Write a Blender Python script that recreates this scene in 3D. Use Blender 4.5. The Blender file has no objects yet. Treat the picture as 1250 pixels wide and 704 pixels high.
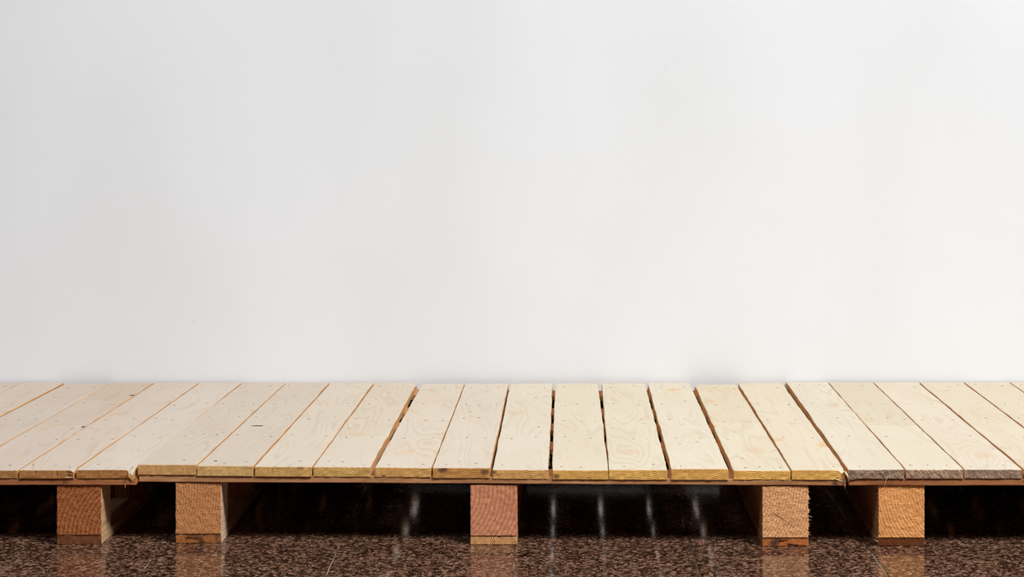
import bpy, math, random
from mathutils import Vector, noise

scene = bpy.context.scene
col = scene.collection

# ------------------------------------------------------------------ camera
# level view camera with a lens shift: principal point at (635,110) of 1250x704
F, H, PX, PY = 2350.0, 0.789, 635.0, 110.0
cam_d = bpy.data.cameras.new('camera')
cam_d.sensor_fit = 'HORIZONTAL'
cam_d.sensor_width = 36.0
cam_d.lens = 36.0 * F / 1250.0
cam_d.shift_x = (625 - PX) / 1250.0
cam_d.shift_y = (PY - 352) / 1250.0
cam_d.clip_start = 0.05
cam = bpy.data.objects.new('camera', cam_d)
cam.location = (0, 0, H)
cam.rotation_euler = (math.radians(90), 0, 0)
col.objects.link(cam)
scene.camera = cam

# ------------------------------------------------------------------ light
world = bpy.data.worlds.new('world')
scene.world = world
world.use_nodes = True
world.node_tree.nodes['Background'].inputs[0].default_value = (0.80, 0.86, 1.0, 1)
world.node_tree.nodes['Background'].inputs[1].default_value = 0.012

def area(name, loc, target, size, energy, color):
    d = bpy.data.lights.new(name, 'AREA')
    d.shape = 'RECTANGLE'; d.size = size[0]; d.size_y = size[1]
    d.energy = energy; d.color = color
    o = bpy.data.objects.new(name, d)
    o.location = loc
    o.rotation_euler = (Vector(target) - Vector(loc)).to_track_quat('-Z', 'Y').to_euler()
    col.objects.link(o)
    return o
area('key_light', (3.1, 0.3, 6.0), (0.1, 3.9, 0.3), (1.6, 1.6), 590, (1.0, 0.985, 0.96))
area('fill_light', (-1.0, -0.9, 6.4), (0.0, 4.0, 0.8), (1.8, 1.8), 185, (0.93, 0.965, 1.0))

scene.view_settings.view_transform = 'Standard'
scene.view_settings.look = 'None'
scene.view_settings.gamma = 1.0
scene.view_settings.use_curve_mapping = False
scene.view_settings.exposure = 0.0

# ------------------------------------------------------------------ helpers
def lin(c):
    return tuple(((v/255.)/12.92 if v/255. <= 0.04045 else ((v/255.+0.055)/1.055)**2.4) for v in c) + (1.0,)

class NT:
    def __init__(s, name):
        s.m = bpy.data.materials.new(name); s.m.use_nodes = True
        s.t = s.m.node_tree; s.b = s.t.nodes['Principled BSDF']
        s.tc = s.t.nodes.new('ShaderNodeTexCoord')
    def l(s, a, b): s.t.links.new(a, b)
    def n(s, kind): return s.t.nodes.new('ShaderNode' + kind)
    def math(s, op, a, b=None, c=None, clamp=False):
        n = s.n('Math'); n.operation = op; n.use_clamp = clamp
        for i, v in enumerate((a, b, c)):
            if v is None: continue
            if isinstance(v, (int, float)): n.inputs[i].default_value = v
            else: s.l(v, n.inputs[i])
        return n.outputs[0]
    def vmap(s, vec, scale=(1, 1, 1), loc=(0, 0, 0), rot=(0, 0, 0)):
        n = s.n('Mapping'); n.inputs['Location'].default_value = loc
        n.inputs['Scale'].default_value = scale; n.inputs['Rotation'].default_value = rot
        s.l(vec, n.inputs['Vector']); return n.outputs[0]
    def noise(s, vec, scale, detail=2, rough=.5, dist=0.0):
        n = s.n('TexNoise'); n.inputs['Scale'].default_value = scale
        n.inputs['Detail'].default_value = detail; n.inputs['Roughness'].default_value = rough
        n.inputs['Distortion'].default_value = dist
        s.l(vec, n.inputs['Vector']); return n.outputs[0]
    def rng(s, v, a, b, lo=0., hi=1.):
        n = s.n('MapRange'); n.interpolation_type = 'SMOOTHSTEP'
        for i, x in zip(('From Min', 'From Max', 'To Min', 'To Max'), (a, b, lo, hi)): n.inputs[i].default_value = x
        s.l(v, n.inputs['Value']); return n.outputs[0]
    def mix(s, f, a, b, mode='MIX'):
        n = s.n('Mix'); n.data_type = 'RGBA'; n.blend_type = mode
        for i, v in ((0, f), (6, a), (7, b)):
            if isinstance(v, (int, float)): n.inputs[i].default_value = v
            elif isinstance(v, tuple): n.inputs[i].default_value = v
            else: s.l(v, n.inputs[i])
        return n.outputs[2]
    def bump(s, h, strength, dist):
        n = s.n('Bump'); n.inputs['Strength'].default_value = strength
        n.inputs['Distance'].default_value = dist
        s.l(h, n.inputs['Height']); s.l(n.outputs[0], s.b.inputs['Normal'])

def scl(c, k, kb=None):
    return (c[0]*k, c[1]*k*(kb or 1), c[2]*k*(kb or 1)**2, 1)

DECK = .76
def mat_plank_top(name, rgb, seed, knots=(), grain=1.0, yellow=.3, steps=()):
    s = NT(name); c = tuple(v*DECK for v in lin(rgb)[:3]) + (1,)
    P = s.tc.outputs['Object']
    loc = (seed*3.17, seed*1.31, seed*.7)
    a = s.vmap(P, (1, .13, 1), loc)
    f = s.math('MULTIPLY', s.noise(a, 15, 1.5, .4, .2), 13 * grain)
    for (kx, ky, r, k) in knots:
        d = s.vmap(P, (1/r, .3/r, 0), (-kx/r, -ky*.3/r, 0))
        ln = s.n('VectorMath'); ln.operation = 'LENGTH'; s.l(d, ln.inputs[0])
        e = s.math('DIVIDE', k, s.math('ADD', 1.0, s.math('POWER', ln.outputs['Value'], 2.0)))
        f = s.math('ADD', f, e)
    w = s.math('SINE', s.math('MULTIPLY', f, 6.283))
    line = s.rng(w, .1, 1.0)
    line = s.math('MULTIPLY', line, s.rng(s.noise(s.vmap(P, (1, .4, 1), loc), 16, 2), .40, .68, .08, 1.))
    for (kx, ky, r, k) in knots:
        d = s.vmap(P, (1/r, .3/r, 0), (-kx/r, -ky*.3/r, 0))
        ln = s.n('VectorMath'); ln.operation = 'LENGTH'; s.l(d, ln.inputs[0])
        line = s.math('MAXIMUM', line, s.math('MULTIPLY', s.rng(w, .1, 1.), s.rng(ln.outputs['Value'], .8, 2.4, .9, 0)))
    colr = s.mix(s.math('MULTIPLY', line, .36), c, scl(c, .74, .86))
    # fibres along the board
    fib = s.noise(s.vmap(P, (1, .03, 1), loc), 420, 3, .6)
    colr = s.mix(s.rng(fib, .3, .75, 0, .22), colr, scl(c, .80, .93))
    # broad tone
    br = s.noise(s.vmap(P, (1, .3, 1), (loc[1], loc[0], 0)), 11, 2)
    colr = s.mix(s.rng(br, .3, .7, .0, .35), colr, scl(c, .90, .95))
    # planed steps: the board changes tone at a saw line across it
    for (y0, k, line_k) in steps:
        sep = s.n('SeparateXYZ'); s.l(P, sep.inputs[0]); yy = sep.outputs[1]
        colr = s.mix(s.rng(yy, y0-.002, y0+.002), colr, s.mix(1.0, colr, (k, k*.985, k*.95, 1), 'MULTIPLY'))
        ln_ = s.math('MULTIPLY', s.rng(yy, y0-.006, y0), s.rng(yy, y0, y0+.006, 1, 0))
        colr = s.mix(s.math('MULTIPLY', ln_, line_k), colr, lin((190, 150, 100)))
    # honey coloured resin patches
    ye = s.noise(s.vmap(P, (.5, .28, 1), (loc[2], loc[1]+4, 0)), 34, 2, .55)
    colr = s.mix(s.rng(ye, .62, .78, 0, yellow), colr, lin((205, 160, 92)))
    # small dark pitch marks
    pm = s.noise(s.vmap(P, (.55, .55, 1), (loc[2]+9, loc[1], 0)), 95, 2, .5)
    colr = s.mix(s.rng(pm, .69, .78, 0, .6), colr, lin((128, 92, 66)))
    for (kx, ky, r, k) in knots:
        d = s.vmap(P, (1/r, .6/r, 0), (-kx/r, -ky*.6/r, 0))
        ln = s.n('VectorMath'); ln.operation = 'LENGTH'; s.l(d, ln.inputs[0])
        colr = s.mix(s.rng(ln.outputs['Value'], .15, .75, .38, 0), colr, lin((196, 160, 120)))
    s.l(colr, s.b.inputs['Base Color'])
    s.b.inputs['Roughness'].default_value = .62
    s.b.inputs['Specular IOR Level'].default_value = .25
    s.bump(s.math('ADD', fib, s.math('MULTIPLY', w, .15)), .25, .0006)
    return s.m

def mat_side(name, rgb):
    s = NT(name); c = lin(rgb); P = s.tc.outputs['Object']
    g = s.noise(s.vmap(P, (1, .06, 1)), 190, 4, .65)
    colr = s.mix(s.rng(g, .3, .75, 0, .55), c, scl(c, .55, .85))
    b = s.noise(s.vmap(P, (1, .4, 1)), 18, 2)
    colr = s.mix(s.rng(b, .45, .75, 0, .4), colr, scl(c, .6, .85))
    s.l(colr, s.b.inputs['Base Color']); s.b.inputs['Roughness'].default_value = .75
    s.b.inputs['Specular IOR Level'].default_value = .2
    s.bump(g, .5, .001)
    return s.m

def mat_crossboard(name, rgb):
    s = NT(name); c = lin(rgb); P = s.tc.outputs['Object']
    g = s.noise(s.vmap(P, (.05, 1, 1)), 170, 4, .6)
    colr = s.mix(s.rng(g, .3, .75, 0, .5), c, scl(c, .62, .88))
    a = s.math('SINE', s.math('MULTIPLY', s.noise(s.vmap(P, (.22, 1, 1.6), (0, 0, 3)), 26, 1), 55))
    colr = s.mix(s.rng(a, .4, 1, 0, .35), colr, scl(c, .55, .85))
    b = s.noise(s.vmap(P, (.35, 1, 1)), 14, 2)
    colr = s.mix(s.rng(b, .6, .8, 0, .6), colr, scl(c, .5, .8))
    s.l(colr, s.b.inputs['Base Color']); s.b.inputs['Roughness'].default_value = .75
    s.b.inputs['Specular IOR Level'].default_value = .2
    s.bump(g, .5, .001)
    return s.m

def mat_plank_end(name, rgb, seed, slant, stain=.0, fuzz=0., stripe=0., spots=()):
    s = NT(name); c = lin(rgb); P = s.tc.outputs['Object']
    q = s.vmap(P, (1, 0, 1), (-.09*math.cos(seed*2.3)*(1 if slant > 0 else -1), 0, .05+.03*math.sin(seed)))
    dis = s.noise(s.vmap(P, (1, 1, 1), (seed, 0, 0)), 30, 3)
    ln = s.n('VectorMath'); ln.operation = 'LENGTH'; s.l(q, ln.inputs[0])
    ph = s.math('ADD', s.math('MULTIPLY', ln.outputs['Value'], 6.283/.0030), s.math('MULTIPLY', dis, 24))
    w = s.math('SINE', ph)
    colr = s.mix(s.rng(w, .0, 1, 0, .34), c, scl(c, .62, .84))
    b = s.noise(s.vmap(P, (.5, 1, 1), (seed*2, 0, 0)), 60, 3, .6)
    colr = s.mix(s.rng(b, .45, .8, 0, .45), colr, scl(c, .55, .8))
    pale = s.noise(s.vmap(P, (.8, 1, 1), (0, 0, seed)), 90, 2)
    colr = s.mix(s.rng(pale, .55, .75, 0, .3), colr, scl(c, 1.25, 1.02))
    if stain:
        st = s.noise(s.vmap(P, (1, 1, .8), (seed*1.7, 0, 2)), 30, 2)
        colr = s.mix(s.rng(st, .60, .70, 0, stain), colr, lin((52, 48, 58)))
    if stripe:
        g = s.vmap(P, (1, 1, 1), (seed, 0, 0), (0, -.75, 0))
        sn = s.noise(s.vmap(g, (.22, 1, 1)), 330, 3, .65)
        colr = s.mix(s.rng(sn, .38, .60, 0, stripe), colr, lin((222, 186, 150)))
        sn2 = s.noise(s.vmap(g, (.22, 1, 1), (4, 0, 0)), 260, 2, .6)
        colr = s.mix(s.rng(sn2, .50, .66, 0, stripe), colr, lin((70, 50, 46)))
    h = s.math('ADD', b, s.math('MULTIPLY', w, .2))
    for (sx, sz, r) in spots:      # small dark knots in the sawn end
        dv = s.vmap(P, (1/r, 0, 1.5/r), (-sx/r, 0, -1.5*sz/r))
        ln2 = s.n('VectorMath'); ln2.operation = 'LENGTH'; s.l(dv, ln2.inputs[0])
        q2 = s.math('ADD', ln2.outputs['Value'], s.math('MULTIPLY', s.math('SUBTRACT', b, .5), 1.6))
        colr = s.mix(s.rng(q2, .3, 1.1, .72, 0), colr, lin((62, 44, 48)))
    if fuzz:
        fz = s.noise(s.vmap(P, (1, 1, .45), (seed, 0, seed), (0, slant, 0)), 520, 3, .7)
        colr = s.mix(s.rng(fz, .35, .7, 0, fuzz), colr, lin((196, 168, 148)))
        h = s.math('ADD', h, fz)
    s.l(colr, s.b.inputs['Base Color']); s.b.inputs['Roughness'].default_value = .8
    s.b.inputs['Specular IOR Level'].default_value = .15
    s.bump(h, .7, .0015)
    return s.m

def mat_beam_end(name, rgb, centre, spacing, rough=1.0, contrast=.5, seed=0, pores=.5):
    s = NT(name); c = lin(rgb); P = s.tc.outputs['Object']
    d = s.vmap(P, (1, 0, 1), (-centre[0], 0, -centre[1]))
    ln = s.n('VectorMath'); ln.operation = 'LENGTH'; s.l(d, ln.inputs[0])
    dis = s.noise(s.vmap(P, (1, 1, 1), (seed, 0, 0)), 30, 2)
    ph = s.math('ADD', s.math('MULTIPLY', ln.outputs['Value'], 6.283/spacing), s.math('MULTIPLY', dis, 4.5))
    w = s.math('SINE', ph)
    w2 = s.math('SINE', s.math('MULTIPLY', ph, 2.7))
    colr = s.mix(s.rng(w, -.2, 1, 0, contrast), c, scl(c, .55, .80))
    colr = s.mix(s.rng(w2, .2, 1, 0, contrast*.4), colr, scl(c, .62, .82))
    po = s.noise(s.vmap(P, (1, 1, .6), (seed, 0, 0)), 480, 2, .6)
    colr = s.mix(s.rng(po, .60, .72, 0, pores), colr, scl(c, .30, .75))
    hi = s.noise(s.vmap(P, (1, 1, .5), (seed, 0, 5)), 330, 2, .6)
    colr = s.mix(s.rng(hi, .58, .74, 0, .6*pores), colr, scl(c, 1.6, 1.03))
    b = s.noise(s.vmap(P, (1, 1, 1), (seed, 3, 0)), 22, 2)
    colr = s.mix(s.rng(b, .4, .75, 0, .35), colr, scl(c, .66, .86))
    s.l(colr, s.b.inputs['Base Color']); s.b.inputs['Roughness'].default_value = .85
    s.b.inputs['Specular IOR Level'].default_value = .12
    s.bump(s.math('ADD', s.math('ADD', po, s.math('MULTIPLY', hi, .8)), s.math('MULTIPLY', w, .1)), .8*rough, .002)
    return s.m

def mat_plain(name, rgb, rough=.8, metal=0.):
    s = NT(name); c = lin(rgb); P = s.tc.outputs['Object']
    n = s.noise(P, 300, 3)
    s.l(s.mix(s.rng(n, .3, .7, 0, .4), c, scl(c, .7)), s.b.inputs['Base Color'])
    s.b.inputs['Roughness'].default_value = rough; s.b.inputs['Metallic'].default_value = metal
    return s.m

def cellbox(name, corners, n, mats, parent=None, jit=None, chamfer=.0008, loc=None, smooth=False, tt=None):
    """subdivided six-sided solid from 8 corners ordered [z][y][x]; material slots: 0 top/bottom, 1 front/back, 2 sides"""
    nx, ny, nz = n
    C = [Vector(c) for c in corners]
    o = Vector(loc) if loc is not None else sum(C, Vector())/8
    def ts(k, L):
        if k < 3: return [i/k for i in range(k+1)]
        e = min(.2, chamfer/L)
        return [0, e] + [e + (1-2*e)*i/(k-2) for i in range(1, k-2)] + [1-e, 1]
    X = ts(nx, (C[1]-C[0]).length); Y = ts(ny, (C[2]-C[0]).length); Z = ts(nz, (C[4]-C[0]).length)
    verts, idx = [], {}
    def vid(i, j, k):
        key = (i, j, k)
        if key in idx: return idx[key]
        u, v, w = X[i], Y[j], Z[k]
        p = Vector()
        for a in (0, 1):
            for b in (0, 1):
                for c in (0, 1):
                    p += C[4*a+2*b+c] * ((w if a else 1-w)*(v if b else 1-v)*(u if c else 1-u))
        if chamfer:
            bx = (i == 0) - (i == nx); by = (j == 0) - (j == ny); bz = (k == 0) - (k == nz)
            if abs(bx)+abs(by)+abs(bz) >= 2:
                q = chamfer*.35
                p += Vector((bx*q, by*q, bz*q))
        if jit: p += jit(p, u, v, w)
        idx[key] = len(verts); verts.append(tuple(p-o)); return idx[key]
    faces, mi = [], []
    def quad(a, b, c, d, m): faces.append((a, b, c, d)); mi.append(m)
    for i in range(nx):
        for j in range(ny):
            quad(vid(i,j,nz), vid(i+1,j,nz), vid(i+1,j+1,nz), vid(i,j+1,nz), 0)
            quad(vid(i,j,0), vid(i,j+1,0), vid(i+1,j+1,0), vid(i+1,j,0), 0 if len(mats) < 4 else 3)
    for i in range(nx):
        for k in range(nz):
            quad(vid(i,0,k), vid(i+1,0,k), vid(i+1,0,k+1), vid(i,0,k+1), 1)
            quad(vid(i,ny,k), vid(i,ny,k+1), vid(i+1,ny,k+1), vid(i+1,ny,k), 1)
    for j in range(ny):
        for k in range(nz):
            quad(vid(0,j,k), vid(0,j,k+1), vid(0,j+1,k+1), vid(0,j+1,k), 2)
            quad(vid(nx,j,k), vid(nx,j+1,k), vid(nx,j+1,k+1), vid(nx,j,k+1), 2)
    me = bpy.data.meshes.new(name); me.from_pydata(verts, [], faces)
    for m in mats: me.materials.append(m)
    me.polygons.foreach_set('material_index', [min(m, len(mats)-1) for m in mi])
    me.update()
    ob = bpy.data.objects.new(name, me); col.objects.link(ob)
    if parent is not None:
        ob.parent = parent; ob.location = o - world_loc(parent)
    else: ob.location = o
    return ob

def world_loc(o):
    p = Vector(o.location)
    while o.parent: o = o.parent; p += Vector(o.location)
    return p

def box8(x0, x1, y0, y1, z0, z1):
    return [(x, y, z) for z in (z0, z1) for y in (y0, y1) for x in (x0, x1)]

def raw(name, verts, faces, mat, parent, loc):
    me = bpy.data.meshes.new(name); me.from_pydata(verts, [], faces); me.materials.append(mat); me.update()
    ob = bpy.data.objects.new(name, me); col.objects.link(ob); ob.parent = parent
    ob.location = Vector(loc) - world_loc(parent)
    return ob

def splinter(parent, root, tip, w, mat, name='splinter', bend=(0, 0, 0), n=5):
    """tapering sliver of wood from root to tip (world points)"""
    a, b, bd = Vector(root), Vector(tip), Vector(bend)
    d = (b-a).normalized(); s1 = d.cross(Vector((.3, .2, 1))).normalized(); s2 = d.cross(s1)
    vs, fs = [], []
    for i in range(n):
        t = i/(n-1); r = w*(1-t*.85)*.5; c = a.lerp(b, t) + bd*math.sin(t*math.pi)
        for q in range(4):
            an = q*math.pi/2+.3*i
            vs.append(tuple(c + s1*r*math.cos(an) + s2*r*.6*math.sin(an) - a))
    for i in range(n-1):
        for q in range(4): fs.append((4*i+q, 4*i+(q+1) % 4, 4*i+4+(q+1) % 4, 4*i+4+q))
    fs += [(3, 2, 1, 0), (4*n-4, 4*n-3, 4*n-2, 4*n-1)]
    return raw(name, vs, fs, mat, parent, a)

# px -> world
def X(px, y): return (px-PX)*y/F
def ZH(py, y): return H-(py-PY)*y/F
def YT(py, h): return F*(H-h)/(py-PY)     # depth of a pixel row on the plane at height h

# ------------------------------------------------------------------ setting
def make_wall():
    s = NT('white_wall_paint'); P = s.tc.outputs['Object']
    n1 = s.noise(P, 7, 3); n2 = s.noise(P, 90, 3, .55); n3 = s.noise(s.vmap(P, (1, 1, .5)), 2.2, 2)
    c = s.mix(s.rng(n3, .35, .7), lin((234, 237, 242)), lin((229, 232, 236)))
    sp = s.noise(s.vmap(P, (1, 1, 1), (3, 1, 7)), 55, 1)
    c = s.mix(s.rng(sp, .80, .85, 0, .35), c, lin((200, 202, 208)))
    s.l(c, s.b.inputs['Base Color']); s.b.inputs['Roughness'].default_value = .7
    s.b.inputs['Specular IOR Level'].default_value = .2
    s.bump(s.math('ADD', s.math('MULTIPLY', n1, .8), s.math('MULTIPLY', n2, .18)), .25, .004)
    w = cellbox('wall_back', box8(-4, 4, 4.3375, 4.4375, -.02, 3.2), (1, 1, 1), [s.m]*3, chamfer=0)
    w['kind'] = 'structure'; w['label'] = 'plain white painted wall behind the pallets'
make_wall()

def mat_granite(name):
    s = NT(name); P = s.tc.outputs['Object']
    oi = s.n('ObjectInfo')
    add = s.n('VectorMath'); add.operation = 'ADD'; s.l(P, add.inputs[0])
    r = s.n('CombineXYZ'); s.l(s.math('MULTIPLY', oi.outputs['Random'], 17), r.inputs[0]); s.l(s.math('MULTIPLY', oi.outputs['Random'], 31), r.inputs[1])
    s.l(r.outputs[0], add.inputs[1]); Q = add.outputs[0]
    wn = s.noise(Q, 60, 2); 
    v = s.n('TexVoronoi'); v.inputs['Scale'].default_value = 190; v.inputs['Randomness'].default_value = 1
    s.l(Q, v.inputs['Vector'])
    sep = s.n('SeparateColor'); s.l(v.outputs['Color'], sep.inputs[0])
    n = s.noise(Q, 230, 3, .6, .6)
    t = s.math('ADD', s.math('MULTIPLY', sep.outputs[0], .42), s.math('MULTIPLY', n, .75))
    cr = s.n('ValToRGB'); s.l(t, cr.inputs[0])
    e = cr.color_ramp.elements
    e[0].position = .34; e[0].color = lin((12, 6, 4)); e[1].position = .86; e[1].color = lin((172, 134, 112))
    for p, c in ((.46, (38, 23, 15)), (.56, (70, 46, 34)), (.67, (104, 74, 58))):
        x = e.new(p); x.color = lin(c)
    c = s.mix(s.rng(wn, .35, .7, 0, .25), cr.outputs[0], lin((70, 48, 38)))
    s.l(c, s.b.inputs['Base Color'])
    s.b.inputs['Roughness'].default_value = .13
    s.b.inputs['IOR'].default_value = 1.45
    s.l(s.rng(n, .3, .7, .07, .15), s.b.inputs['Roughness'])
    s.bump(s.noise(Q, 26, 1), .05, .001)
    return s.m
granite = mat_granite('brown_granite')

def make_floor():
    s = NT('grout'); P = s.tc.outputs['Object']
    g = s.noise(P, 9, 3)
    s.l(s.mix(s.rng(g, .45, .6), lin((52, 40, 34)), lin((150, 138, 122))), s.b.inputs['Base Color'])
    s.b.inputs['Roughness'].default_value = .9
    fl = cellbox('floor', box8(-4, 4, .6, 4.3375, -.05, -.0012), (1, 1, 1), [s.m]*3, chamfer=0, loc=(0, 3, 0))
    fl['kind'] = 'structure'; fl['label'] = 'glossy brown speckled granite tile floor'
    T = .3048; g = .0007; b = .0009; th = .0105
    def tile_mesh(w, d):
        vs = []
        for (i, z) in ((0, -th), (0, -b), (b, 0)):
            x, y = w/2-i, d/2-i
            vs += [(-x, -y, z), (x, -y, z), (x, y, z), (-x, y, z)]
        fs = [(8, 9, 10, 11)]
        for k in (0, 4):
            for q in range(4): fs.append((k+q, k+(q+1) % 4, k+4+(q+1) % 4, k+4+q))
        me = bpy.data.meshes.new('tile'); me.from_pydata(vs, [], fs); me.materials.append(granite); me.update()
        return me
    me = tile_mesh(T-2*g, T-2*g)
    ang = -0.011
    ox, oy = -.0067-.0023, 3.352          # a joint crossing seen in the photograph
    ca, sa = math.cos(ang), math.sin(ang)
    for i in range(-10, 11):
        for j in range(-9, 4):
            lx, ly = (i+.5)*T, (j+.5)*T
            x = ox + lx*ca - ly*sa; y = oy + lx*sa + ly*ca
            if y > 4.375+T/2: continue
            o = bpy.data.objects.new('tile', me); col.objects.link(o); o.parent = fl
            o.rotation_euler = (0, 0, ang); o.location = (x, y-3, 0)
make_floor()
bb = cellbox('added_dark_strip_back', box8(-4, 4, 4.3362, 4.3374, .0002, .112), (1, 1, 1), [mat_plain('dark_brown_added_strip', (30, 20, 15), 1.0)]*3, chamfer=0)  # unseen strip added at the wall base to keep reflections under the decks dark
bb['kind'] = 'structure'; bb['label'] = 'unseen dark brown strip added behind the pallets to darken the space beneath'

# ------------------------------------------------------------------ shared materials
M_side = mat_side('plank_side_pine', (222, 176, 122))
M_cross = mat_crossboard('cross_board_pine', (196, 142, 98))
M_cross_dark = mat_crossboard('cross_board_rust_pine', (178, 116, 74))
M_beam_side = mat_side('beam_side_pine', (206, 160, 120))
M_nail = mat_plain('old_nail_head', (134, 106, 86), .6, .3)
M_dark = mat_plain('dark_crack', (46, 26, 20), .9)
M_pale = mat_plain('pale_splinter_wood', (226, 204, 168), .8)
M_fibre = mat_plain('tan_splinter_wood', (204, 152, 96), .8)

_nail_me = None
def nail(parent, x, y, z, r):
    global _nail_me
    if _nail_me is None:
        vs = [(0, 0, .0003)] + [(math.cos(a*math.pi/4), math.sin(a*math.pi/4), .0002) for a in range(8)] + \
             [(math.cos(a*math.pi/4)*1.05, math.sin(a*math.pi/4)*1.05, -.001) for a in range(8)]
        fs = [(0, 1+a, 1+(a+1) % 8) for a in range(8)] + [(1+a, 9+a, 9+(a+1) % 8, 1+(a+1) % 8) for a in range(8)]
        _nail_me = bpy.data.meshes.new('nail'); _nail_me.from_pydata(vs, [], fs); _nail_me.materials.append(M_nail)
    o = bpy.data.objects.new('nail', _nail_me); col.objects.link(o); o.parent = parent
    o.location = Vector((x, y, z)) - world_loc(parent); o.scale = (r, r, 1)
    return o

BOARDS = [(0.002, .080), (.268, .345), (.468, .545), (.652, .730), (.895, .972)]   # depth offsets from the front edge

def root(label, loc):
    e = bpy.data.objects.new('wooden_pallet', None); e.empty_display_size = .1
    e.location = loc; e['label'] = label; e['category'] = 'pallet'; e['group'] = 'pallets laid side by side'
    col.objects.link(e); return e

def lerp(a, b, t): return a + (b-a)*t

def build_deck(pal, planks, front_y, back_h, under, tilt_rng, nail_skip=.15):
    """planks: dict(fl, fr, fy, bl, br, by, top, end, seed, ...); front_y(px) -> depth; under(x) -> height of the deck's underside"""
    rnd = random.Random(tilt_rng)
    out = []
    for p in planks:
        yl, yr = front_y(p['fl']) , front_y(p['fr'])
        dy = rnd.uniform(-.0012, .0012) + p.get('dy', 0)
        yl += dy - .0022; yr += dy - .0022
        zf = ZH(p['fy'], (yl+yr)/2)
        zb = p.get('bh', back_h)
        yb = min(4.334, YT(p['by'], zb))
        xs = (X(p['fl'], yl), X(p['fr'], yr), X(p['bl'], yb), X(p['br'], yb))
        zu = under((xs[0]+xs[1])/2)
        zuf = zub = zu
        if zf - zu < .013: zuf = zu
        cs = [(xs[0], yl, zuf+.0003), (xs[1], yr, zuf+.0003), (xs[2], yb, zub+.0003), (xs[3], yb, zub+.0003),
              (xs[0], yl, zf), (xs[1], yr, zf), (xs[2], yb, zb), (xs[3], yb, zb)]
        sd = p['seed']; chip = p.get('chips', ())
        def jit(q, u, v, w, sd=sd, xs=xs, chip=chip, yl=yl, yb=yb, ra=p.get('ragged', 0)):
            d = Vector((0, 0, 0))
            if u in (0, 1):
                d.x += (noise.noise(Vector((sd*7+u*3, q.y*14, .5)))*.0012 + noise.noise(Vector((sd*3+u, q.y*60, w*2)))*.0008)
            if w > .9: d.z += noise.noise(Vector((q.x*16, q.y*5, sd)))*.0006
            if v == 0:
                d.y += noise.noise(Vector((q.x*160, sd, q.z*160)))*.0010
                if w in (0, 1): d.z += noise.noise(Vector((q.x*260, sd, 4)))*.0006
                if w == 0 and ra: d.z -= abs(noise.noise(Vector((q.x*55, sd, 9))))*ra
            for (cu, cv, ru, rv, dep) in chip:     # broken bits out of an edge
                e = ((u-cu)/ru)**2 + ((v-cv)/rv)**2
                if e < 1 and w > .3:
                    d.z -= dep*(1-e)*(.7+.5*noise.noise(Vector((q.x*400, q.y*200, sd))))
            return d
        ob = cellbox('top_plank', cs, (26, 44, 5), [p['top'], p['end'], M_side, M_side], pal, jit, chamfer=.0011)
        if p['label']: ob['label'] = p['label']
        p['ob'] = ob; p['cs'] = cs; out.append(ob)
        # nails where the plank crosses each board below
        for bi, (b0, b1) in enumerate(BOARDS):
            L = yb-yl; v = ((b0+b1)/2)/ .972 * .985
            for u in (.18, .5, .82) if rnd.random() < .35 else (.2, .78):
                if rnd.random() < nail_skip: continue
                uu = u + rnd.uniform(-.07, .07); vv = min(.985, v + rnd.uniform(-.018, .018))
                xx = lerp(lerp(xs[0], xs[1], uu), lerp(xs[2], xs[3], uu), vv); yy = lerp(yl, yb, vv)
                zz = lerp(zf, zb, vv) + noise.noise(Vector((xx*16, yy*5, sd)))*.0006 + .0001
                nail(ob, xx, yy, zz, rnd.uniform(.0015, .0027))
    return out

def cross_boards(pal, x0, x1, y_at, under, thick, mat, sk0=.03, sk1=.03):
    for bi, (b0, b1) in enumerate(BOARDS):
        ya, yb = y_at(x0) - .0022, y_at(x1) - .0022
        cs = []
        for top in (0, 1):
            for b in (b0, b1):
                for (x, yy) in ((x0, ya), (x1, yb)):
                    cs.append((x + b*(sk0 if x == x0 else sk1), yy+b, under(x) - (0 if top else thick(x))))
        def jit(q, u, v, w, bi=bi):
            d = Vector((0, 0, 0))
            if w == 0: d.z += noise.noise(Vector((q.x*9, bi, q.y*30)))*.0006 - .0003
            if v == 0: d.y += noise.noise(Vector((q.x*30, bi, q.z*90)))*.0007
            if u in (0, 1): d.x += noise.noise(Vector((q.y*220, bi*3+u, q.z*300)))*.003
            return d
        cellbox('cross_board', cs, (80 if bi == 0 else 24, 5, 4), [mat]*3, pal, jit, chamfer=.0009)

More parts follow.
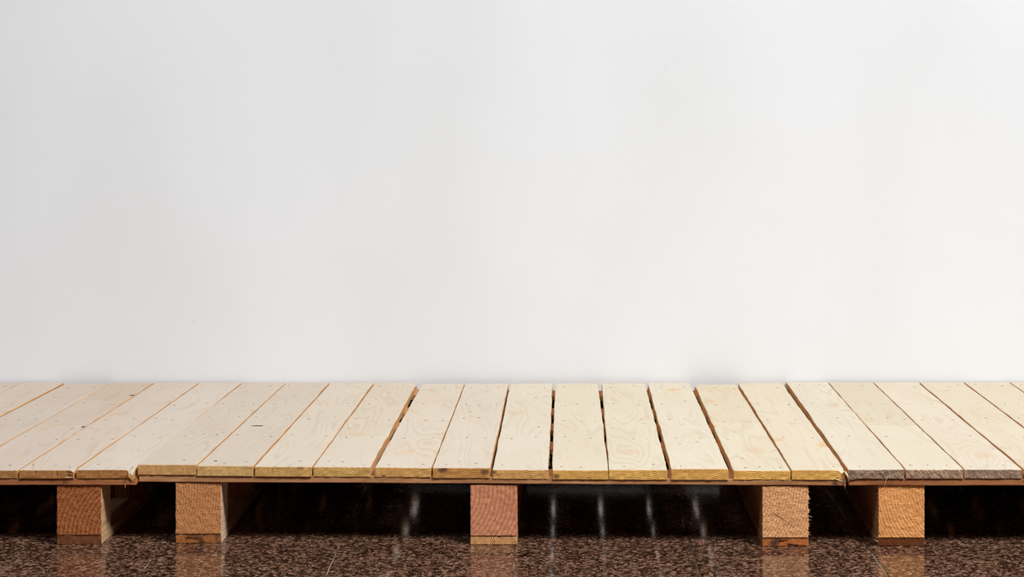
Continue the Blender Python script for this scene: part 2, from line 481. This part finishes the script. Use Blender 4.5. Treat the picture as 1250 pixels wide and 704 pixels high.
def beam(pal, fl, fr, by, ty, sy, y, hb, end_mat, skid_mat, vx, stringer=False, ragged=0, skid_split=0, seed=0, side_mat=None):
    """fl/fr: pixel edges of the front face; sy: pixel row where the skid board starts; hb: height of the underside of the cross boards"""
    y += .0025
    x0, x1 = X(fl, y), X(fr, y)
    zs = ZH(sy, y); sk = (vx-PX)/F
    sm = side_mat or M_beam_side
    def blk(name, ya, yb, z0, z1, inset=0., rag=0., mats=None, n=(26, 6, 30), xo=0):
        cs = []
        for z in (z0, z1):
            for yy in (ya, yb):
                for xx in (x0+inset, x1-inset): cs.append((xx+xo+sk*(yy-y), yy, z))
        def jit(q, u, v, w):
            d = Vector((0, 0, 0))
            if u == 1 and rag and v < .3:
                d.x += max(-.0005, noise.noise(Vector((q.z*260, seed, 1)))*rag + noise.noise(Vector((q.z*90, seed, 7)))*rag*.6)
            elif u in (0, 1): d.x += noise.noise(Vector((q.z*120, seed+u, q.y*30)))*.0007
            if v == 0: d.y += noise.noise(Vector((q.x*130, seed, q.z*130)))*.0008
            return d
        return cellbox(name, cs, n, mats or [M_beam_side, end_mat, sm], pal, jit, chamfer=.0012)
    mk = [M_beam_side, end_mat, sm]
    b = blk('block', y, y+.062, zs+.0004, hb, rag=ragged)
    if stringer:
        blk('stringer', y+.064, y+.955, zs+.0004, hb, inset=.003, n=(3, 20, 3))
    else:
        blk('block', y+.305, y+.37, zs+.0004, hb, n=(4, 4, 4))
        blk('block', y+.62, y+.68, zs+.0004, hb, n=(4, 4, 4))
        blk('block', y+.885, y+.965, zs+.0004, hb, n=(4, 4, 4))
    # the skid board that runs along under the blocks
    def jit2(q, u, v, w):
        d = Vector((0, 0, 0))
        if v == 0: d.y += noise.noise(Vector((q.x*150, seed, q.z*150)))*.0012
        if w == 1 and v == 0: d.z += noise.noise(Vector((q.x*140, seed, 3)))*.0010 - .0008
        if w == 1 and skid_split and v < .06:
            d.z -= max(0, noise.noise(Vector((q.x*95, seed, 8))))*.006
            d.y += max(0, noise.noise(Vector((q.x*95, seed, 8))))*.01
        if u in (0, 1): d.x += noise.noise(Vector((q.y*25, seed+u, q.z*60)))*.0008
        return d
    cs = []
    for z in (.0002, zs):
        for yy in (y+.0015, y+.97):
            for xx in (x0, x1): cs.append((xx+sk*(yy-y), yy, z))
    k = cellbox('skid_board', cs, (26, 30, 4), [sm, skid_mat, sm], pal, jit2, chamfer=.001)
    return b, k

# =================================================================== LEFT PALLET
palL = root('left pallet with pale pinkish planks and brown ends, cut by the left frame edge', (X(75, 3.339)-.3, 3.85, 0))
seam = [(22, 189), (-52, 135), (-127, 79), (-196, 26), (-268, -29), (-339, -84), (-410, -139), (-481, -194), (-552, -249), (-622, -303)]
fyL = lambda px: 3.339
underL = lambda x: .1155
pl = []
def tops(name, rgb, seed, **k): return mat_plank_top(name, rgb, seed, **k)
cool = [(226, 212, 197), (224, 207, 190), (222, 205, 190), (220, 204, 188), (223, 206, 186), (221, 206, 190)]
TopL = [tops('pale_pink_pine_%d' % i, cool[i], 11+i*1.7, yellow=.34, steps={2: ((-.05, .97, .2), (.26, .97, .2))}.get(i, ())) for i in range(6)]
EndL = [mat_plank_end('brown_end_grain_%d' % i, c, 3.3*i+1, a, stain=st) for i, (c, a, st) in enumerate(
        [((186, 130, 78), .5, 0), ((182, 126, 72), .15, .0), ((186, 134, 82), -.4, .0)])]
pl.append(dict(fl=92.8, fr=162, fy=573.2, bl=244.2, br=294.8, by=467, top=TopL[0], end=EndL[1], seed=2.1, label='pale plank with a splintered front right corner', chips=((1.0, 0, .10, .02, .010),)))
pl.append(dict(fl=23.0, fr=90.2, fy=573.6, bl=189.9, br=242.5, by=467, top=TopL[1], end=EndL[0], seed=5.2, label='pale plank with a dark split near the right of its end', chips=((.995, 0, .05, .008, .006),)))
ei = 2
for k in range(len(seam)-1):
    f1, b1 = seam[k]; f0, b0 = seam[k+1]
    g = 1.6 if k == 1 else 1.15
    pl.append(dict(fl=f0+g, fr=f1-g, fy=573.8, bl=b0+g*.8, br=b1-g*.8, by=(468.0 if k in (1,) else 467), top=TopL[(k+2) % 6], end=EndL[(k+2) % 3], seed=7.7+k*2.3,
                   label=None))
build_deck(palL, pl, fyL, .1312, underL, 5)
x_l = X(-622, 3.339)
cross_boards(palL, x_l+.004, X(165.5, 3.339), lambda x: 3.339, underL, lambda x: .0108, M_cross_dark, .02, .045)
Eb1 = mat_beam_end('beam_end_rust', (182, 112, 68), (.105, -.05), .0075, 1.2, .8, 1.1)
Sk1 = mat_plank_end('skid_end_brown', (122, 76, 48), 4.2, .05, stain=.3)
M_beam_side_pale = mat_side('beam_side_pale', (226, 188, 146))
beam(palL, 69.3, 123.8, 665.3, 592, 653.3, 3.3395, .1043, Eb1, Sk1, 750, seed=3, side_mat=M_beam_side_pale)
Eb1b = Eb1
beam(palL, -290, -230, 665.3, 592, 653.3, 3.3395, .1043, Eb1b, Sk1, 750, seed=4)
beam(palL, -612, -552, 665.3, 592, 653.3, 3.3395, .1043, Eb1b, Sk1, 750, seed=5)

# =================================================================== MIDDLE PALLET
def fyM(px): return 3.349 - (px-245)*.0224/713
palM = root('middle pallet of twelve planks, open gaps between those right of centre', (X(600, 3.34)+.02, 3.85, 0))
xa, xb = X(168, 3.3514), X(1032, 3.3243)
def underM(x):
    t = (x-xa)/(xb-xa)
    # measured rows of the planks' lower edge
    rows = [(168, 578.8), (240, 580.6), (310, 581.4), (457, 582.3), (528, 582.8), (600, 584.6), (745, 585.5), (893, 585.9), (1032, 585.8)]
    px = lerp(168, 1032, t)
    for (p0, r0), (p1, r1) in zip(rows, rows[1:]):
        if px <= p1 or p1 == 1032: 
            r = lerp(r0, r1, (px-p0)/(p1-p0)); break
    return ZH(r, fyM(px))
def thickM(x):
    t = (x-xa)/(xb-xa); px = lerp(168, 1032, t)
    rows = [(168, 587.6), (240, 588.8), (310, 589.6), (457, 590.8), (528, 591.2), (600, 592.1), (745, 593), (893, 593.1), (1032, 592.2)]
    for (p0, r0), (p1, r1) in zip(rows, rows[1:]):
        if px <= p1 or p1 == 1032:
            r = lerp(r0, r1, (px-p0)/(p1-p0)); break
    return underM(x) - ZH(r, fyM(px))
#        fl     fr     fy     bl     br     by      rgb top          rgb end        slant stain label
mid = [
 (168.0, 239.4, 567.0, 297.0, 348.4, 466.8, (222, 207, 189), (218, 168, 108), .55, 0, 'pinkish plank at the left end of the middle pallet', {}),
 (240.8, 308.8, 568.4, 349.8, 402.0, 466.8, (222, 208, 190), (224, 180, 116), .1, 0, 'plank with a long dark slit across its middle', {}),
 (310.8, 380.6, 569.4, 403.6, 456.2, 467.0, (228, 215, 196), (224, 178, 108), -.1, 0, 'plank with crumbs along its front edge', {}),
 (382.4, 452.0, 569.9, 457.8, 509.0, 467.2, (230, 217, 198), (220, 176, 106), -.4, 0, 'pale plank left of the widest seam on the left half', dict(chips=((1, .99, .1, .04, .006), (1, .33, .06, .03, .004)))),
 (457.6, 526.4, 570.6, 515.5, 566.8, 468.2, (230, 216, 196), (224, 172, 102), .7, .0, 'plank with curved grain just left of the middle', {}),
 (527.8, 598.0, 571.0, 568.2, 620.8, 467.8, (230, 217, 198), (206, 148, 84), .3, .75, 'plank with dark stains on its end', {}),
 (601.4, 669.0, 573.2, 622.8, 674.6, 467.8, (233, 222, 202), (224, 172, 102), .35, .35, 'plank with a small brown chip on its face', {}),
 (674.2, 742.6, 573.8, 677.8, 729.8, 467.8, (234, 221, 198), (230, 176, 96), .5, .3, 'plank with a dark knot at the left of its end', {}),
 (743.6, 814.4, 573.2, 734.4, 787.4, 467.6, (235, 223, 200), (236, 184, 102), .45, 0, 'plank between the tapering gap and the wide gap', {}),
 (819.6, 889.4, 572.2, 790.8, 841.6, 467.2, (236, 225, 203), (236, 180, 100), -.5, 0, 'plank standing slightly proud right of the wide gap', {}),
 (895.4, 965.2, 574.2, 847.8, 898.6, 469.2, (235, 223, 197), (240, 186, 98), .2, 0, 'low set golden ended plank, second from the right end', dict(chips=((0, .98, .05, .03, .004),))),
 (966.6, 1031.5, 573.4, 901.0, 954.6, 467.4, (235, 222, 197), (238, 184, 100), .0, 0, 'plank with a splintered front corner at the right end', dict(chips=((1.0, 0, .13, .012, .007),))),
]
pm = []
for i, (fl, fr, fy, bl, br, by, ct, ce, sl, st, lab, ex) in enumerate(mid):
    kn = {4: ((.02, -.25, .03, 2.5),), 6: ((-.02, .1, .03, -2.),), 8: ((-.02, -.33, .035, 3),), 10: ((.0, -.3, .04, -2.5),)}.get(i, ())
    d = dict(fl=fl, fr=fr, fy=fy, bl=bl, br=br, by=by, seed=20+i*3.1, label=lab,
             top=tops('middle_pine_%d' % i, ct, 31+i*2.3, knots=kn, yellow=.30+.025*i, steps={10: ((-.0, .97, .25),), 3: ((-.18, .97, .3),)}.get(i, ())), end=mat_plank_end('middle_end_grain_%d' % i, ce, 2.7*i+5, sl, stain=st*.4,
                 spots=[(X(p_, 3.33) - (X(fl, 3.33)+X(fr, 3.33)+X(bl, 4.32)+X(br, 4.32))/4, z_, r_) for (p_, z_, r_) in
                        {4: [(468, -.005, .004)], 5: [(540, .006, .011), (592, .003, .008)], 6: [(603, .004, .006)], 7: [(679, -.003, .007)]}.get(i, [])]))
    d.update(ex); pm.append(d)
build_deck(palM, pm, fyM, .1312, underM, 9)
def yM(x): 
    return lerp(3.3514, 3.3243, (x-xa)/(xb-xa))
cross_boards(palM, xa+.002, xb+.001, yM, underM, thickM, M_cross, .0475, .0235)

Eb2 = mat_beam_end('beam_end_brown', (214, 148, 96), (-.15, .03), .0048, 1., .45, 2.2, .8)
Sk2 = mat_plank_end('skid_end_streaked', (178, 112, 62), 8.1, .1, stain=.6)
Eb3 = mat_beam_end('beam_end_pinkish', (222, 152, 116), (-.105, .035), .0074, .5, .55, 5.5, .25)
Sk3 = mat_plank_end('skid_end_pale', (218, 164, 108), 12.1, 1.2)
Eb4 = mat_beam_end('beam_end_tan', (248, 186, 132), (-.17, .06), .0052, 1.2, .44, 7.1, .9)
Sk4 = mat_plank_end('skid_end_orange_cracked', (192, 114, 60), 3.1, .2, stain=.8)
M_beam_side_cream = mat_side('beam_side_cream', (240, 214, 186))
b2, k2 = beam(palM, 214.3, 270.3, 663.7, 589, 652.0, fyM(245), ZH(588.7, fyM(245)), Eb2, Sk2, 687, seed=11, skid_split=1, side_mat=M_beam_side_cream)
b3, k3 = beam(palM, 574.2, 631.3, 666.0, 592, 654.3, fyM(603), ZH(592.0, fyM(603)), Eb3, Sk3, 687, seed=12, skid_split=.6)
b4, k4 = beam(palM, 930.6, 987.0, 667.4, 593, 656.6, fyM(958), ZH(593.0, fyM(958)), Eb4, Sk4, 687, stringer=True, ragged=.0035, skid_split=1, seed=13)

# =================================================================== RIGHT PALLET
palR = root('right pallet with dark fuzzy grey-brown plank ends, cut by the right frame edge', (X(1100, 3.33)+.35, 3.85, 0))
fyR = lambda px: 3.328
underR = lambda x: .1176
right = [
 (1035.6, 1104.4, 572.9, 959.6, 1009.8, 465.6, (234, 223, 202), (112, 88, 76), .9, .55, 'plank with a dark fuzzy sawn end', dict(ragged=.004)),
 (1106.0, 1176.2, 572.9, 1011.2, 1064.8, 466.3, (234, 222, 200), (150, 110, 82), .8, .5, 'plank with a brown slanting grained end', {}),
 (1177.8, 1248.0, 573.0, 1066.2, 1120.2, 466.3, (234, 221, 200), (126, 100, 88), .5, .4, 'plank with a large round knot of grain', {}),
 (1251.0, 1317.0, 573.0, 1122.2, 1175.0, 466.2, (232, 219, 194), (140, 108, 84), .5, .3, 'plank running out of the right frame edge', {}),
 (1319.5, 1387.0, 573.0, 1176.8, 1230.8, 466.0, (231, 218, 193), (140, 108, 84), .5, .3, 'second plank from the right frame edge', {}),
]
f, b = 1389.5, 1232.6
for k in range(7):
    right.append((f, f+68.5, 573, b, b+53.5, 466.0, (231, 217, 194), (140, 108, 84), .5, .3, None, {})); f += 70.5; b += 55.2
pr = []
tR = [None]*len(right)
for i, (fl, fr, fy, bl, br, by, ct, ce, sl, st, lab, ex) in enumerate(right):
    kn = {2: ((.003, -.37, .035, 5.0),), 0: ((.02, .18, .03, 2.5),)}.get(i, ())
    if i < 6:
        tR[i] = (tops('right_pine_%d' % i, ct, 71+i*2.9, knots=kn, yellow=.42, steps={1: ((-.055, .94, .3),)}.get(i, ())), mat_plank_end('grey_brown_end_%d' % i, ce, 3.9*i+2, sl, stain=st*.6, fuzz=fz_ if (fz_ := (.55 if i < 3 else .4)) else 0, stripe=(.45, .8, .5, .5, .5, .5)[i]))
    else: tR[i] = tR[5]
    d = dict(fl=fl, fr=fr, fy=fy, bl=bl, br=br, by=by, seed=60+i*3.7, label=lab, top=tR[i][0], end=tR[i][1]); d.update(ex); pr.append(d)
build_deck(palR, pr, fyR, .1325, underR, 13)
x_r = X(f-2, 3.328)
cross_boards(palR, X(1036.5, 3.328), x_r, lambda x: 3.328, underR, lambda x: .0112, M_cross_dark, .0335, .03)
Eb5 = mat_beam_end('beam_end_golden', (250, 176, 110), (.11, .04), .0054, 1., .28, 9.2, .8)
Sk5 = mat_plank_end('skid_end_dark_rust', (112, 62, 32), 6.6, .9, stain=.5)
b5, k5 = beam(palR, 1072.2, 1128.6, 667, 592, 656.6, 3.329, .1062, Eb5, Sk5, 690, stringer=True, seed=21)
beam(palR, 1436, 1493, 667, 592, 656.6, 3.329, .1062, Eb5, Sk5, 690, seed=22)
beam(palR, 1800, 1857, 667, 592, 656.6, 3.329, .1062, Eb5, Sk5, 690, seed=23)

# =================================================================== splinters, cracks and chips (parts of the planks and beams)
def P3(px, py, y): return (X(px, y), y, ZH(py, y))
obL, obL2 = pl[0]['ob'], pl[1]['ob']
splinter(obL, P3(158.5, 574.5, 3.3348), P3(161.5, 583.5, 3.3308), .0048, M_pale, bend=(-.0028, -.002, 0), n=7)['label'] = 'curled pale splinter'
splinter(obL, P3(162.5, 569.5, 3.3348), P3(155.5, 577.0, 3.3318), .0026, M_fibre)
splinter(palL, P3(152.5, 589.6, 3.3373), P3(153.2, 595.6, 3.3348), .0048, M_cross_dark)
splinter(palL, P3(160, 590.6, 3.3373), P3(166.5, 591.6, 3.3348), .003, M_cross_dark)
splinter(obL2, P3(43.7, 574.3, 3.3353), P3(44.6, 583.5, 3.3353), .0012, M_dark, 'crack')
splinter(obL2, P3(70, 574.2, 3.3353), P3(71, 584.2, 3.3353), .0012, M_dark, 'crack')
splinter(obL2, P3(82, 575.2, 3.3355), P3(90, 576.2, 3.3355), .0026, M_dark, 'crack')
splinter(obL2, P3(83, 578.6, 3.3355), P3(90, 580.6, 3.3355), .0022, M_dark, 'crack')
splinter(obL2, P3(80, 583.0, 3.3343), P3(89.5, 582.6, 3.3323), .0028, M_pale, bend=(0, 0, .0006))
ob12 = pm[11]['ob']
splinter(ob12, P3(1030.5, 575.6, 3.3208), P3(1035.8, 587.2, 3.3178), .0085, M_pale, bend=(.0025, -.002, 0), n=7)['label'] = 'torn pale splinter'
splinter(ob12, P3(1019, 584.4, 3.3203), P3(1033, 588.0, 3.3178), .0042, M_pale)
splinter(ob12, P3(1019, 584.6, 3.3200), P3(1029, 580.6, 3.3200), .0024, M_dark, 'crack')
splinter(palM, P3(1031, 591.0, 3.3208), P3(1031.6, 596.4, 3.3188), .0032, M_cross)
splinter(pr[0]['ob'], P3(1083.6, 581.0, 3.3243), P3(1079.4, 596.0, 3.3198), .0016, M_pale, bend=(-.001, 0, 0))
# ragged fibres on the right edge of the tan block
rnd = random.Random(4)
for i in range(13):
    py = 596 + i*4.7 + rnd.uniform(-1.5, 1.5); L = rnd.uniform(1.5, 3.2) if i != 7 else 5
    splinter(b4, P3(986.4, py, 3.3315), P3(986.8+L, py+rnd.uniform(-.5, 2.5), 3.3315), .0018, M_pale if i in (7, 8) else M_fibre, n=3)
for i in range(8):
    py = 600 + i*6.3 + rnd.uniform(-2, 2)
    splinter(b5, P3(1072.4, py, 3.3335), P3(1070.8-rnd.uniform(0, 2), py+rnd.uniform(0, 2.5), 3.3335), .0014, M_fibre, n=3)
splinter(k5, P3(1071.5, 656.4, 3.3345), P3(1067.2, 652.6, 3.3325), .0022, M_pale, n=3)
splinter(k5, P3(1071.5, 660.8, 3.3345), P3(1065.2, 657.6, 3.3325), .0022, M_pale, n=3)
splinter(k3, P3(602.6, 655, 3.3373), P3(604.6, 666.0, 3.3377), .0014, M_dark, 'crack', bend=(-.0006, 0, 0))
splinter(k4, P3(947.6, 657.5, 3.3300), P3(946.6, 665.5, 3.3300), .0011, M_dark, 'crack')
splinter(k4, P3(951, 659.3, 3.3295), P3(966, 657.6, 3.3295), .0026, M_dark, 'crack')
splinter(k4, P3(962, 663.6, 3.3300), P3(985, 665.6, 3.3300), .0024, M_dark, 'crack')
splinter(k2, P3(228, 653.6, 3.3507), P3(250, 655.2, 3.3507), .0028, M_dark, 'crack')
splinter(k2, P3(244, 657.6, 3.3507), P3(258, 661.2, 3.3507), .0024, M_dark, 'crack')
splinter(b4, P3(943, 624.5, 3.3289), P3(977, 648.5, 3.3289), .0009, M_dark, 'crack')

def top_mark(p, px, py, wpx, depth, mat, name):
    """small scar lying in the face of a plank"""
    cs = p['cs']; h = cs[4][2]; ob = p['ob']
    for _ in range(4):
        y = YT(py, h); h = lerp(cs[4][2], cs[6][2], (y-cs[4][1])/(cs[6][1]-cs[4][1]))
    x = X(px, y); w = wpx*y/F/2
    vs = [(-w, -depth*.3, 0), (-w*.3, -depth*.5, .0002), (w*.6, -depth*.45, .0002), (w, 0, 0), (w*.5, depth*.5, .0002), (-w*.5, depth*.4, .0002)]
    vs = [(a, b, c+.0004) for a, b, c in vs] + [(a, b, -.003) for a, b, c in vs]
    fs = [(0, 1, 2, 3, 4, 5)] + [(i, i+6, (i+1) % 6+6, (i+1) % 6) for i in range(6)]
    return raw(name, vs, fs, mat, ob, (x, y, h))
top_mark(pm[1], 314, 519.6, 15, .0065, M_dark, 'slit')
top_mark(pl[2], 161.2, 482.3, 5.5, .010, M_dark, 'crack')
top_mark(pl[2], 101.4, 520.9, 4.5, .010, M_dark, 'crack')
top_mark(pm[6], 657.5, 521, 3.4, .009, M_fibre, 'chip')
top_mark(pm[1], 263, 562.4, 4.5, .005, M_dark, 'knot')
for (px, w) in ((351, 4), (364, 5), (368.5, 4), (334, 3)):
    splinter(pm[2]['ob'], P3(px, 569.4, 3.3403), P3(px+w, 568.6, 3.3398), .0017, M_fibre, n=3)
for (px, py) in ((670.5, 562.5), (669.8, 565.5), (671, 556), (670.2, 549)):
    y = YT(py, .134)
    splinter(pm[6]['ob'], (X(669.4, y), y, .1325), (X(671.8, y), y-.004, .131), .0016, M_pale, n=3)
